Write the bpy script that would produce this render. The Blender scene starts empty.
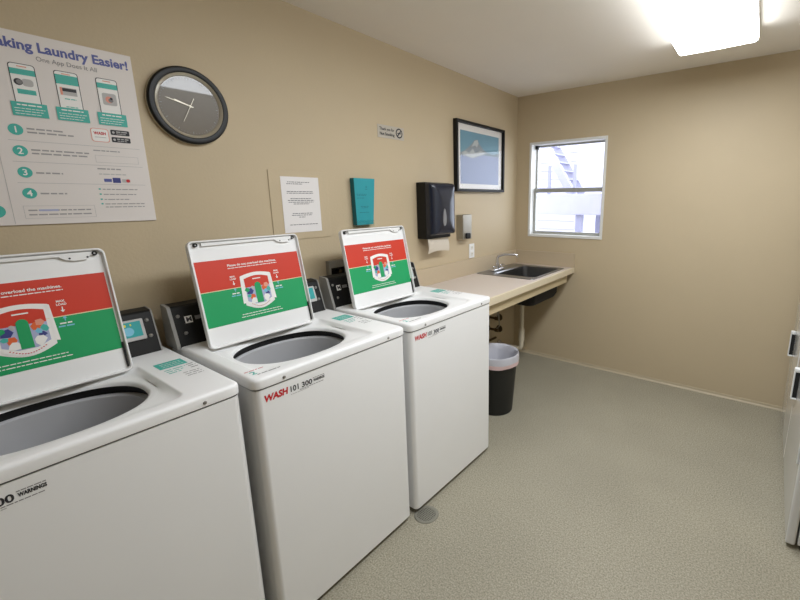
import bpy, bmesh, math, random
from mathutils import Vector, Matrix
random.seed(7)
scene = bpy.context.scene
COL = scene.collection

# ------------------------------------------------------------------ camera
cam_data = bpy.data.cameras.new('camera')
cam = bpy.data.objects.new('camera', cam_data)
COL.objects.link(cam)
YAW, PITCH, ROLL = -0.6224, -0.2089, -0.0081
fw = Vector((math.sin(YAW)*math.cos(PITCH), math.cos(YAW)*math.cos(PITCH), math.sin(PITCH)))
r0 = fw.cross(Vector((0, 0, 1))).normalized()
u0 = r0.cross(fw)
rt = r0*math.cos(ROLL) + u0*math.sin(ROLL)
up = -r0*math.sin(ROLL) + u0*math.cos(ROLL)
cm = Matrix((rt, up, -fw)).transposed().to_4x4()
cm.translation = Vector((1.9519, 0.4349, 1.5379))
cam.matrix_world = cm
cam_data.sensor_fit = 'HORIZONTAL'
cam_data.sensor_width = 36.0
cam_data.lens = 408.557/800*36
cam_data.shift_x = -(464.377-400)/800
cam_data.shift_y = -(300-286.728)/800
cam_data.clip_start = 0.02
scene.camera = cam

# ------------------------------------------------------------------ exposure, world
vs = scene.view_settings
scene.display_settings.display_device = 'sRGB'
vs.view_transform = 'Standard'
vs.look = 'None'
vs.exposure = 0.07
vs.gamma = 1.0
vs.use_curve_mapping = False
LAMP = 15.6          # emission of the ceiling light's diffuser
SKY = 4.6
world = bpy.data.worlds.new('sky')
scene.world = world
world.use_nodes = True
wn = world.node_tree
wn.nodes.clear()
bgn = wn.nodes.new('ShaderNodeBackground')
bgn.inputs[0].default_value = (0.87, 0.92, 1.0, 1)
bgn.inputs[1].default_value = SKY
won = wn.nodes.new('ShaderNodeOutputWorld')
wn.links.new(bgn.outputs[0], won.inputs[0])

# ------------------------------------------------------------------ materials
def lin(c):
    return tuple((v/12.92 if v <= 0.04045 else ((v+0.055)/1.055)**2.4) for v in [x/255.0 for x in c])

def mat(name, rgb, rough=0.5, metal=0.0, spec=0.5, noise=0.0, nscale=30.0, bump=0.0, bscale=200.0,
        coat=0.0, alpha=1.0, emit=None, estr=0.0, trans=0.0):
    m = bpy.data.materials.new(name)
    m.use_nodes = True
    nt = m.node_tree
    b = nt.nodes['Principled BSDF']
    c = lin(rgb)
    b.inputs['Base Color'].default_value = (*c, 1)
    b.inputs['Roughness'].default_value = rough
    b.inputs['Metallic'].default_value = metal
    b.inputs['Specular IOR Level'].default_value = spec
    b.inputs['Coat Weight'].default_value = coat
    b.inputs['Coat Roughness'].default_value = 0.03
    b.inputs['Alpha'].default_value = alpha
    b.inputs['Transmission Weight'].default_value = trans
    if emit:
        b.inputs['Emission Color'].default_value = (*lin(emit), 1)
        b.inputs['Emission Strength'].default_value = estr
    if noise > 0 or bump > 0:
        tc = nt.nodes.new('ShaderNodeTexCoord')
    if noise > 0:
        n = nt.nodes.new('ShaderNodeTexNoise')
        n.inputs['Scale'].default_value = nscale
        n.inputs['Detail'].default_value = 4
        nt.links.new(tc.outputs['Object'], n.inputs['Vector'])
        mx = nt.nodes.new('ShaderNodeMix')
        mx.data_type = 'RGBA'
        mx.inputs[6].default_value = (*[v*(1-noise) for v in c], 1)
        mx.inputs[7].default_value = (*[min(1, v*(1+noise)) for v in c], 1)
        nt.links.new(n.outputs['Fac'], mx.inputs[0])
        nt.links.new(mx.outputs[2], b.inputs['Base Color'])
    if bump > 0:
        n2 = nt.nodes.new('ShaderNodeTexNoise')
        n2.inputs['Scale'].default_value = bscale
        n2.inputs['Detail'].default_value = 3
        nt.links.new(tc.outputs['Object'], n2.inputs['Vector'])
        bp = nt.nodes.new('ShaderNodeBump')
        bp.inputs['Strength'].default_value = bump
        bp.inputs['Distance'].default_value = 0.004
        nt.links.new(n2.outputs['Fac'], bp.inputs['Height'])
        nt.links.new(bp.outputs[0], b.inputs['Normal'])
    return m

M = {}
M['wall'] = mat('beige wall paint', (194, 177, 147), rough=0.55, spec=0.35, noise=0.03, nscale=3, bump=0.16, bscale=90)
M['ceiling'] = mat('white ceiling paint', (240, 233, 222), rough=0.8, spec=0.2, noise=0.02, nscale=4, bump=0.2, bscale=120)
M['base'] = mat('painted base strip', (186, 172, 145), rough=0.5)
M['white'] = mat('white enamel', (238, 238, 237), rough=0.42, spec=0.5, noise=0.012, nscale=6)
M['enamel_gloss'] = mat('glossy white enamel', (214, 214, 212), rough=0.10, spec=0.5, noise=0.01, nscale=5)
M['plastic'] = mat('white plastic', (232, 232, 230), rough=0.4)
M['offwhite'] = mat('off white', (222, 218, 208), rough=0.5)
M['grey_cap'] = mat('grey end cap', (150, 149, 145), rough=0.45)
M['black'] = mat('black plastic', (16, 16, 16), spec=0.3, rough=0.45, noise=0.1)
M['matte_black'] = mat('matte black', (15, 15, 15), rough=0.7)
M['black_gloss'] = mat('smoked black plastic', (20, 27, 44), rough=0.27, spec=0.6)
M['tub'] = mat('grey tub plastic', (188, 188, 190), rough=0.38, noise=0.03, nscale=10)
M['red'] = mat('red print', (204, 52, 28), rough=0.45)
M['green'] = mat('green print', (10, 156, 92), rough=0.45)
M['printwhite'] = mat('white print', (240, 238, 234), rough=0.5)
M['cream'] = mat('cream print line', (232, 220, 175), rough=0.5)
M['p_blue'] = mat('navy print', (52, 58, 128), rough=0.5)
M['p_orange'] = mat('orange print', (222, 100, 48), rough=0.5)
M['p_lav'] = mat('lavender print', (170, 176, 208), rough=0.5)
M['p_teal'] = mat('teal print', (66, 178, 164), rough=0.5)
M['p_lblue'] = mat('light blue print', (120, 190, 214), rough=0.5)
M['p_pink'] = mat('salmon print', (226, 150, 128), rough=0.5)
M['p_grey'] = mat('grey print', (128, 126, 126), rough=0.6)
M['p_lgrey'] = mat('light grey print', (186, 184, 182), rough=0.6)
M['p_mid'] = mat('mid grey print', (160, 157, 156), rough=0.6)
M['p_dark'] = mat('dark print', (42, 42, 48), rough=0.6)
M['p_red'] = mat('red lettering', (196, 32, 42), rough=0.5)
M['p_title'] = mat('blue lettering', (84, 92, 158), rough=0.5)
M['p_yellow'] = mat('yellow print', (238, 222, 60), rough=0.5)
M['paper'] = mat('white paper', (232, 228, 226), rough=0.7, noise=0.015, nscale=15)
M['poster'] = mat('poster board', (226, 219, 214), rough=0.5, noise=0.015, nscale=8)
M['teal_paper'] = mat('teal paper', (30, 150, 160), rough=0.6, noise=0.05, nscale=20)
M['teal_paper_dark'] = mat('teal paper edge', (18, 104, 112), rough=0.7)
M['chrome'] = mat('chrome', (215, 215, 218), rough=0.14, metal=1.0)
M['steel'] = mat('brushed stainless steel', (150, 150, 150), rough=0.32, metal=1.0, noise=0.06, nscale=60)
M['dull_steel'] = mat('satin metal', (168, 164, 154), rough=0.42, metal=0.85)
M['bolt'] = mat('zinc bolt', (150, 148, 144), rough=0.35, metal=0.8)
M['clock_rim'] = mat('black clock rim', (15, 15, 15), spec=0.35, rough=0.42)
M['clock_face'] = mat('dark bronze dial', (98, 89, 74), rough=0.35, coat=0.6, noise=0.08, nscale=40)
M['silver'] = mat('silver', (196, 189, 172), rough=0.35, metal=0.6)
M['counter'] = mat('pinkish grey laminate', (205, 192, 180), rough=0.35, noise=0.05, nscale=180)
M['wood'] = mat('pale wood edge', (216, 203, 176), rough=0.45, noise=0.06, nscale=14)
M['apron'] = mat('tan apron board', (194, 177, 143), rough=0.5, noise=0.05, nscale=14)
M['pipe'] = mat('white pvc pipe', (214, 205, 184), rough=0.45)
M['brass'] = mat('aged brass', (92, 78, 56), rough=0.45, metal=0.7)
M['bin'] = mat('black bin plastic', (24, 25, 23), rough=0.5, noise=0.1)
M['frame_white'] = mat('white vinyl frame', (226, 226, 222), rough=0.45)
M['alu'] = mat('grey aluminium sash', (170, 170, 164), rough=0.45, metal=0.3)
M['mat_board'] = mat('white mat board', (226, 222, 216), rough=0.6)
M['pic_frame'] = mat('black wood frame', (14, 13, 13), spec=0.3, rough=0.5)
M['grate'] = mat('drain metal', (140, 138, 126), rough=0.4, metal=0.3, noise=0.1, nscale=50)
M['splash'] = mat('tan laminate splash', (190, 173, 146), rough=0.4, noise=0.05, nscale=180)
M['sticker'] = mat('clear-backed sticker', (184, 176, 162), rough=0.5)
M['towel'] = mat('cream paper towel', (206, 196, 180), rough=0.8)
M['sound_coat'] = mat('black sink undercoat', (24, 23, 22), rough=0.8)
M['valve_box'] = mat('grey valve box', (150, 146, 136), rough=0.5)
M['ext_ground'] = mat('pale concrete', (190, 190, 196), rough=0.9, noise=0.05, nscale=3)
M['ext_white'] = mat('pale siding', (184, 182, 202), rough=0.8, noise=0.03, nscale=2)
M['ext_grey'] = mat('hazy grey wood', (156, 155, 174), rough=0.8, noise=0.08, nscale=6)  # pale lavender haze of the bright outdoors mixed into this grey
M['ext_dark'] = mat('hazy dark grey', (132, 132, 154), rough=0.6)  # darker outdoor grey, the same haze painted into its colour
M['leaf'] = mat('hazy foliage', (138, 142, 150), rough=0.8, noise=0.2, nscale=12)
M['lamp_house'] = mat('white lamp metal', (235, 234, 230), rough=0.5)
M['lamp_cap'] = mat('ivory lamp end', (240, 234, 214), rough=0.5)
M['screen'] = mat('teal lit screen', (40, 150, 150), rough=0.3, emit=(60, 200, 205), estr=0.05)

# floor: speckled vinyl
def floor_mat():
    m = bpy.data.materials.new('speckled vinyl floor')
    m.use_nodes = True
    nt = m.node_tree
    b = nt.nodes['Principled BSDF']
    tc = nt.nodes.new('ShaderNodeTexCoord')
    def noise(scale, detail=2):
        n = nt.nodes.new('ShaderNodeTexNoise')
        n.inputs['Scale'].default_value = scale
        n.inputs['Detail'].default_value = detail
        nt.links.new(tc.outputs['Object'], n.inputs['Vector'])
        return n
    n1 = noise(150, 3)
    cr = nt.nodes.new('ShaderNodeValToRGB')
    e = cr.color_ramp.elements
    e[0].position = 0.30; e[0].color = (*lin((128, 122, 103)), 1)
    e[1].position = 0.70; e[1].color = (*lin((180, 174, 156)), 1)
    k = e.new(0.5); k.color = (*lin((157, 151, 133)), 1)
    nt.links.new(n1.outputs['Fac'], cr.inputs[0])
    n2 = noise(2.2, 3)
    cr2 = nt.nodes.new('ShaderNodeValToRGB')
    cr2.color_ramp.elements[0].position = 0.3; cr2.color_ramp.elements[0].color = (0.90, 0.90, 0.90, 1)
    cr2.color_ramp.elements[1].position = 0.7; cr2.color_ramp.elements[1].color = (1, 1, 1, 1)
    nt.links.new(n2.outputs['Fac'], cr2.inputs[0])
    mx = nt.nodes.new('ShaderNodeMix'); mx.data_type = 'RGBA'; mx.blend_type = 'MULTIPLY'
    mx.inputs[0].default_value = 1
    nt.links.new(cr.outputs[0], mx.inputs[6]); nt.links.new(cr2.outputs[0], mx.inputs[7])
    # sparse dark flecks
    v = nt.nodes.new('ShaderNodeTexVoronoi'); v.inputs['Scale'].default_value = 26
    nt.links.new(tc.outputs['Object'], v.inputs['Vector'])
    lt = nt.nodes.new('ShaderNodeMath'); lt.operation = 'LESS_THAN'; lt.inputs[1].default_value = 0.09
    nt.links.new(v.outputs['Distance'], lt.inputs[0])
    sc = nt.nodes.new('ShaderNodeMath'); sc.operation = 'MULTIPLY'; sc.inputs[1].default_value = 0.35
    nt.links.new(lt.outputs[0], sc.inputs[0])
    mx2 = nt.nodes.new('ShaderNodeMix'); mx2.data_type = 'RGBA'
    mx2.inputs[7].default_value = (*lin((92, 88, 77)), 1)
    nt.links.new(sc.outputs[0], mx2.inputs[0]); nt.links.new(mx.outputs[2], mx2.inputs[6])
    nt.links.new(mx2.outputs[2], b.inputs['Base Color'])
    b.inputs['Roughness'].default_value = 0.5
    b.inputs['Specular IOR Level'].default_value = 0.3
    bp = nt.nodes.new('ShaderNodeBump'); bp.inputs['Strength'].default_value = 0.12; bp.inputs['Distance'].default_value = 0.002
    nt.links.new(n1.outputs['Fac'], bp.inputs['Height']); nt.links.new(bp.outputs[0], b.inputs['Normal'])
    return m
M['floor'] = floor_mat()

def thin_glass(name, tint=(1, 1, 1), ior=1.45, rough=0.0):
    m = bpy.data.materials.new(name)
    m.use_nodes = True
    nt = m.node_tree
    nt.nodes.clear()
    o = nt.nodes.new('ShaderNodeOutputMaterial')
    t = nt.nodes.new('ShaderNodeBsdfTransparent'); t.inputs[0].default_value = (*tint, 1)
    g = nt.nodes.new('ShaderNodeBsdfGlossy'); g.inputs['Roughness'].default_value = rough
    f = nt.nodes.new('ShaderNodeFresnel'); f.inputs[0].default_value = ior
    mx = nt.nodes.new('ShaderNodeMixShader')
    ge = nt.nodes.new('ShaderNodeNewGeometry')
    iv = nt.nodes.new('ShaderNodeMath'); iv.operation = 'SUBTRACT'; iv.inputs[0].default_value = 1.0
    ml = nt.nodes.new('ShaderNodeMath'); ml.operation = 'MULTIPLY'
    nt.links.new(ge.outputs['Backfacing'], iv.inputs[1]); nt.links.new(f.outputs[0], ml.inputs[0]); nt.links.new(iv.outputs[0], ml.inputs[1])
    nt.links.new(ml.outputs[0], mx.inputs[0]); nt.links.new(t.outputs[0], mx.inputs[1]); nt.links.new(g.outputs[0], mx.inputs[2])
    nt.links.new(mx.outputs[0], o.inputs[0])
    return m
M['glass'] = thin_glass('window glass', (0.97, 0.98, 1.0))
M['pic_glass'] = thin_glass('picture glass', (1, 1, 1), 1.5)
M['acrylic'] = thin_glass('clear acrylic', (0.93, 0.96, 0.96), 1.45, 0.05)

def film_mat():
    m = bpy.data.materials.new('translucent bag film')
    m.use_nodes = True
    nt = m.node_tree
    b = nt.nodes['Principled BSDF']
    b.inputs['Base Color'].default_value = (*lin((216, 216, 224)), 1)
    b.inputs['Roughness'].default_value = 0.35
    b.inputs['Alpha'].default_value = 0.82
    return m
M['film'] = film_mat()
M['film_pink'] = mat('pink bag hem', (226, 196, 194), rough=0.5, alpha=0.9)

def lamp_mat(name, strength):
    m = bpy.data.materials.new(name)
    m.use_nodes = True
    nt = m.node_tree
    nt.nodes.clear()
    o = nt.nodes.new('ShaderNodeOutputMaterial')
    e = nt.nodes.new('ShaderNodeEmission')
    e.inputs[0].default_value = (0.94, 0.985, 1.04, 1)
    e.inputs[1].default_value = strength
    nt.links.new(e.outputs[0], o.inputs[0])
    return m
M['lamp'] = lamp_mat('lit diffuser', LAMP)
M['lamp_side'] = lamp_mat('lit diffuser side', LAMP*1.15)

# ------------------------------------------------------------------ mesh helpers
class MB:
    """collects faces with materials and builds ONE mesh object"""
    def __init__(s):
        s.v = []; s.f = []; s.mi = []; s.mats = []; s.sm = []; s.lofted = False
    def m(s, mt):
        if mt not in s.mats: s.mats.append(mt)
        return s.mats.index(mt)
    def add(s, verts, faces, mt, smooth=False, T=None):
        o = len(s.v); k = s.m(mt)
        for p in verts:
            p = Vector(p)
            s.v.append(T @ p if T is not None else p)
        for f in faces:
            s.f.append([i+o for i in f]); s.mi.append(k); s.sm.append(smooth)
    def box(s, a, b, mt, bev=0.0, seg=2, T=None):
        bm = bmesh.new()
        bmesh.ops.create_cube(bm, size=1)
        c = [(a[i]+b[i])/2 for i in range(3)]; d = [abs(b[i]-a[i]) for i in range(3)]
        for v in bm.verts: v.co = Vector([c[i]+v.co[i]*d[i] for i in range(3)])
        if bev > 0:
            bmesh.ops.bevel(bm, geom=bm.edges[:], offset=min(bev, min(d)*0.49), segments=seg, affect='EDGES', profile=0.5)
        s.bm(bm, mt, bev > 0, T)
    def bm(s, bm, mt, smooth=False, T=None):
        bm.verts.index_update()
        s.add([v.co.copy() for v in bm.verts], [[v.index for v in f.verts] for f in bm.faces], mt, smooth, T)
        bm.free()
    def loft(s, loops, mt, smooth=True, cap0=False, cap1=False, closed=True, T=None, mats=None):
        n = len(loops[0]); s.lofted = True
        for k in range(len(loops)-1):
            fs = []
            for i in range(n if closed else n-1):
                j = (i+1) % n
                fs.append([k*n+i, k*n+j, (k+1)*n+j, (k+1)*n+i])
            mk = mats[k] if mats else mt
            # share verts: add separately per band (merged in build)
            idx = [loops[k][i] for i in range(n)] + [loops[k+1][i] for i in range(n)]
            s.add(idx, [[a-k*n for a in f] for f in fs], mk, smooth, T)
        if cap0: s.add(loops[0], [list(range(n))[::-1]], mats[0] if mats else mt, False, T)
        if cap1: s.add(loops[-1], [list(range(n))], mats[-1] if mats else mt, False, T)
    def tube(s, pts, r, mt, n=12, caps=True, T=None):
        pts = [Vector(p) for p in pts]
        rs = r if isinstance(r, (list, tuple)) else [r]*len(pts)
        loops = []; prev = None
        for i, p in enumerate(pts):
            if i == 0: t = pts[1]-pts[0]
            elif i == len(pts)-1: t = pts[-1]-pts[-2]
            else: t = (pts[i+1]-p).normalized() + (p-pts[i-1]).normalized()
            t.normalize()
            if prev is None:
                a = Vector((0, 0, 1)) if abs(t.z) < 0.9 else Vector((1, 0, 0))
                x = t.cross(a).normalized()
            else:
                x = (prev - t*prev.dot(t)).normalized()
            prev = x; y = t.cross(x)
            loops.append([p + (x*math.cos(2*math.pi*k/n)+y*math.sin(2*math.pi*k/n))*rs[i] for k in range(n)])
        s.loft(loops, mt, True, caps, caps, T=T)
    def lathe(s, prof, c, mt, n=32, axis='z', T=None, caps=(False, False), mats=None):
        loops = []
        for r, h in prof:
            L = []
            for k in range(n):
                a = 2*math.pi*k/n
                if axis == 'z': L.append((c[0]+r*math.cos(a), c[1]+r*math.sin(a), c[2]+h))
                elif axis == 'x': L.append((c[0]+h, c[1]+r*math.cos(a), c[2]+r*math.sin(a)))
                else: L.append((c[0]+r*math.sin(a), c[1]+h, c[2]+r*math.cos(a)))
            loops.append(L)
        s.loft(loops, mt, True, caps[0], caps[1], T=T, mats=mats)
    def poly(s, pts2, mt, P, h=0.0):
        """flat polygon on plane P=(origin,u,v,n)"""
        o, u, v, n = P
        s.add([o+u*a+v*b+n*h for a, b in pts2], [list(range(len(pts2)))], mt)
    def rect(s, a0, b0, a1, b1, mt, P, h=0.0):
        s.poly([(a0, b0), (a1, b0), (a1, b1), (a0, b1)], mt, P, h)
    def disc(s, a, b, r, mt, P, h=0.0, n=24, r2=None):
        s.poly([(a+r*math.cos(2*math.pi*k/n), b+(r2 or r)*math.sin(2*math.pi*k/n)) for k in range(n)], mt, P, h)
    def text(s, body, a, b, size, mt, P, h=0.0, align='LEFT', bold=0.0, shear=0.0, width=None):
        cu = bpy.data.curves.new('lettering', 'FONT')
        cu.body = body; cu.size = size; cu.align_x = align; cu.offset = bold; cu.shear = shear
        cu.resolution_u = 3
        ob = bpy.data.objects.new('lettering', cu)
        COL.objects.link(ob)
        bpy.context.view_layer.update()
        dg = bpy.context.evaluated_depsgraph_get()
        me = bpy.data.meshes.new_from_object(ob.evaluated_get(dg))
        o, u, v, n = P
        k = 1.0
        if width and len(me.vertices):
            w = max(q.co.x for q in me.vertices) - min(q.co.x for q in me.vertices)
            if w > 0: k = width/w
        s.add([o+u*(a+q.co.x*k)+v*(b+q.co.y)+n*h for q in me.vertices], [list(f.vertices) for f in me.polygons], mt)
        bpy.data.objects.remove(ob); bpy.data.curves.remove(cu); bpy.data.meshes.remove(me)
    def dashes(s, a0, a1, b, size, mt, P, h=0.0, seed=0, fill=0.72):
        """unreadably small printed line: a row of word-length strokes"""
        rnd = random.Random(seed)
        x = a0
        while x < a1-1e-4:
            w = min(a1-x, size*rnd.uniform(1.2, 4.0))
            s.rect(x, b, x+w, b+size*fill, mt, P, h)
            x += w + size*0.5
    def build(s, name, parent=None, loc=(0, 0, 0), weld=1e-5, bevel=0.0, sharp=35):
        me = bpy.data.meshes.new(name)
        me.from_pydata([tuple(v) for v in s.v], [], s.f)
        for mt in s.mats: me.materials.append(M[mt])
        me.polygons.foreach_set('material_index', s.mi)
        me.polygons.foreach_set('use_smooth', s.sm)
        bm = bmesh.new(); bm.from_mesh(me)
        if weld and s.lofted: bmesh.ops.remove_doubles(bm, verts=bm.verts[:], dist=weld)
        bmesh.ops.recalc_face_normals(bm, faces=bm.faces[:])
        for e in bm.edges:
            if len(e.link_faces) == 2 and e.calc_face_angle(0) > math.radians(sharp): e.smooth = False
        bm.to_mesh(me); bm.free()
        ob = bpy.data.objects.new(name, me)
        COL.objects.link(ob)
        ob.location = loc
        if any(s.sm):
            wm = ob.modifiers.new('weighted normals', 'WEIGHTED_NORMAL')
            wm.keep_sharp = True
        if parent: ob.parent = parent
        return ob

def thing(name, label, cat, loc=(0, 0, 0), rz=0.0, group=None):
    o = bpy.data.objects.new(name, None)
    COL.objects.link(o)
    o.empty_display_size = 0.1
    o.location = loc; o.rotation_euler = (0, 0, rz)
    return tag(o, label, cat, group)
def tag(o, label, cat, group=None):
    o['label'] = label; o['category'] = cat
    if group: o['group'] = group
    return o
def struct(o, label=None):
    o['kind'] = 'structure'
    if label: o['label'] = label
    return o
def children_of(o): return [c for c in bpy.data.objects if c.parent == o]
def copy_tree(o, parent=None):
    c = o.copy(); COL.objects.link(c)
    if parent: c.parent = parent
    for ch in children_of(o): copy_tree(ch, c)
    return c

V = Vector
def plane_x(x=0.0, y=0.0, z=0.0): return (V((x, y, z)), V((0, 1, 0)), V((0, 0, 1)), V((1, 0, 0)))

def rrect(w0, w1, h0, h1, r, n=8):
    """rounded rectangle, counter-clockwise list of (a,b)"""
    out = []
    for cx, cy, a0 in ((w1-r, h1-r, 0), (w0+r, h1-r, 90), (w0+r, h0+r, 180), (w1-r, h0+r, 270)):
        for k in range(n+1):
            a = math.radians(a0+90*k/n)
            out.append((cx+r*math.cos(a), cy+r*math.sin(a)))
    return out

# ------------------------------------------------------------------ room shell
H = 2.465; D = 4.034; XR = 2.97; YB = -1.9; T = 0.15
b = MB(); b.box((0, YB, -0.1), (XR, D, 0), 'floor'); struct(b.build('floor'))
b = MB(); b.box((0, YB, H), (XR, D, H+0.1), 'ceiling'); struct(b.build('ceiling'))
b = MB(); b.box((-T, YB-T, -0.1), (0, D+T, H+0.1), 'wall'); struct(b.build('wall_left'))
b = MB(); b.box((XR, YB-T, -0.1), (XR+T, D+T, H+0.1), 'wall'); struct(b.build('wall_right'))
b = MB(); b.box((0, YB-T, -0.1), (XR, YB, H+0.1), 'wall'); struct(b.build('wall_back'))
WX0, WX1, WZ0, WZ1 = 0.134, 0.848, 1.191, 2.052
b = MB()
b.box((0, D, -0.1), (WX0, D+T, H+0.1), 'wall'); b.box((WX1, D, -0.1), (XR, D+T, H+0.1), 'wall')
b.box((WX0, D, -0.1), (WX1, D+T, WZ0), 'wall'); b.box((WX0, D, WZ1), (WX1, D+T, H+0.1), 'wall')
struct(b.build('wall_far', weld=0))
# thin painted cove base along the walls
b = MB()
prof = [(0, 0), (0.014, 0), (0.012, 0.005), (0.006, 0.012), (0.004, 0.028), (0, 0.03)]
b.loft([[(0.002, D-0.0005-p, q) for p, q in prof], [(XR-0.002, D-0.0005-p, q) for p, q in prof]], 'base', False, True, True)
struct(b.build('baseboard_far'))
b = MB()
b.loft([[(0.0005+p, YB+0.002, q) for p, q in prof], [(0.0005+p, D-0.02, q) for p, q in prof]], 'base', False, True, True)
struct(b.build('baseboard_left'))

# ------------------------------------------------------------------ window
win = bpy.data.objects.new('window_1', None); COL.objects.link(win); win.location = (WX0, D, WZ0)
struct(win)
ww, wh = WX1-WX0, WZ1-WZ0
b = MB()   # outer frame: jambs, head, sill (a lining of the reveal)
fd0, fd1 = -0.008, 0.145
b.box((0.0, fd0, 0.0), (0.022, fd1, wh), 'frame_white', 0.002)
b.box((ww-0.022, fd0, 0.0), (ww, fd1, wh), 'frame_white', 0.002)
b.box((0.022, fd0, wh-0.022), (ww-0.022, fd1, wh), 'frame_white', 0.002)
b.box((0.022, fd0, 0.0), (ww-0.022, fd1, 0.024), 'frame_white', 0.002)
b.build('frame', win)
def sash(name, z0, z1, y, st, rb, rtop):
    b = MB()
    x0, x1 = 0.022, ww-0.022
    b.box((x0, y, z0), (x0+st, y+0.03, z1), 'alu', 0.002)
    b.box((x1-st, y, z0), (x1, y+0.03, z1), 'alu', 0.002)
    b.box((x0+st, y, z0), (x1-st, y+0.03, z0+rb), 'alu', 0.002)
    b.box((x0+st, y, z1-rtop), (x1-st, y+0.03, z1), 'alu', 0.002)
    f = b.build(name, win)
    g = MB(); g.box((x0+st-0.004, y+0.012, z0+rb-0.004), (x1-st+0.004, y+0.016, z1-rtop+0.004), 'glass')
    g.build('pane', f)
mid = 0.44
sash('upper_sash', mid-0.03, wh-0.022, 0.095, 0.014, 0.03, 0.014)
sash('lower_sash', 0.024, mid+0.008, 0.06, 0.022, 0.026, 0.036)
b = MB(); b.box((0.025, 0.06, wh-0.055), (0.05, 0.092, wh-0.024), 'matte_black', 0.003)
o = b.build('latch', win); o['label'] = 'dark latch block in the upper left corner'

# ------------------------------------------------------------------ outside the window
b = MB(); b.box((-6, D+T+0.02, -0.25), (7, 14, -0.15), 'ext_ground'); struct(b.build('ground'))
bd = thing('building', 'pale siding building beyond the window', 'building', (-3.0, 8.2, -0.15))
b = MB()
for k in range(30):
    z = 0.16*k
    b.add([(-2.6, 0, z), (2.02, 0, z), (2.02, 0.03, z+0.16), (-2.6, 0.03, z+0.16), (-2.6, 0.03, z), (2.02, 0.03, z)],
          [[0, 1, 2, 3], [0, 4, 5, 1]], 'ext_white')
b.box((-2.6, 0.03, 0), (2.02, 3, 4.8), 'ext_white')
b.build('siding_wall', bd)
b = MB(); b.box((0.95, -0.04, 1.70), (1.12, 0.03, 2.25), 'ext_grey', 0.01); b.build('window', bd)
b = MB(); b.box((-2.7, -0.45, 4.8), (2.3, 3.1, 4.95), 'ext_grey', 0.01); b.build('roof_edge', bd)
st = thing('outdoor_staircase', 'grey outdoor staircase rising past the window', 'staircase', (-0.9, 6.4, -0.15))
b = MB()
for yy in (-0.22, 0.22):
    a0, a1 = V((0.62, yy, 1.76)), V((-0.05, yy, 2.85))
    d_ = (a1-a0).normalized(); nrm = V((d_.z, 0, -d_.x))
    vs_ = []
    for P in (a0, a1):
        for s1 in (-0.055, 0.055):
            for s2 in (-0.025, 0.025):
                vs_.append(P+nrm*s1+V((0, s2, 0)))
    b.add(vs_, [[0, 1, 3, 2], [4, 6, 7, 5], [0, 4, 5, 1], [2, 3, 7, 6], [0, 2, 6, 4], [1, 5, 7, 3]], 'ext_grey')
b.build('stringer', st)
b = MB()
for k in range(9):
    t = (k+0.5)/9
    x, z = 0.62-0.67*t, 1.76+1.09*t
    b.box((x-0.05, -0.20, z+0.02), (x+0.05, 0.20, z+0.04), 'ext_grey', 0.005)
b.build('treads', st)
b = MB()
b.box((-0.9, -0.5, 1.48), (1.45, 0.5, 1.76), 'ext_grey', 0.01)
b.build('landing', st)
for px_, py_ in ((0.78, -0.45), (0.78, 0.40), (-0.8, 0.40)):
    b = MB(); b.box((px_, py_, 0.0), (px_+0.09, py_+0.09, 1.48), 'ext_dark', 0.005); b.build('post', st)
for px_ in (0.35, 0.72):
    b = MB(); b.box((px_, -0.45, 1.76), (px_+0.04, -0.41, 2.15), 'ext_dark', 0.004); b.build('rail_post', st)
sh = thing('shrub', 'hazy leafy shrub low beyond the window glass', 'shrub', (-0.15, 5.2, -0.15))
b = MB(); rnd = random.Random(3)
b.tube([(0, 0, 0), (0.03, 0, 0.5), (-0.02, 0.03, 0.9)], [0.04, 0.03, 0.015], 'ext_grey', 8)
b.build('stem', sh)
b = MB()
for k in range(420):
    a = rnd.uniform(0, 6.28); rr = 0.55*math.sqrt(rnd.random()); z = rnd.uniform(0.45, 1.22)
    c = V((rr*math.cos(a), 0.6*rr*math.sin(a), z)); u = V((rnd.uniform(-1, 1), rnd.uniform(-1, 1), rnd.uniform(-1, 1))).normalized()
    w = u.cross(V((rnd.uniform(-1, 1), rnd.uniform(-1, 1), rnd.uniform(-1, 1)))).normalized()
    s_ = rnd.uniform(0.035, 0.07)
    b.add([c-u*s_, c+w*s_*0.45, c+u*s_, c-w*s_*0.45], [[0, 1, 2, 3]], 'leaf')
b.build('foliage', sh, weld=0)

# ------------------------------------------------------------------ ceiling light
LX0, LX1, LY0, LY1, LZ = 1.432, 1.830, 0.98, 3.423, 2.385
cl = thing('ceiling_light', 'long white wraparound fluorescent light on the ceiling', 'ceiling light', ((LX0+LX1)/2, (LY0+LY1)/2, H))
hw, hl = (LX1-LX0)/2, (LY1-LY0)/2
b = MB(); b.box((-hw, -hl+0.012, -0.046), (hw, hl-0.012, -0.0005), 'lamp_house', 0.002); b.build('housing', cl)
pr_ = [(-hw, -0.046), (-hw*0.99, -0.070), (-hw*0.93, -0.080), (0, -0.082), (hw*0.93, -0.080), (hw*0.99, -0.070), (hw, -0.046)]
b = MB()
for k in range(len(pr_)-1):
    (xa, za), (xb, zb) = pr_[k], pr_[k+1]
    b.add([(xa, -hl+0.012, za), (xb, -hl+0.012, zb), (xb, hl-0.012, zb), (xa, hl-0.012, za)], [[0, 1, 2, 3]], 'lamp_side' if k in (0, 5) else 'lamp')
b.build('diffuser', cl)
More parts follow.
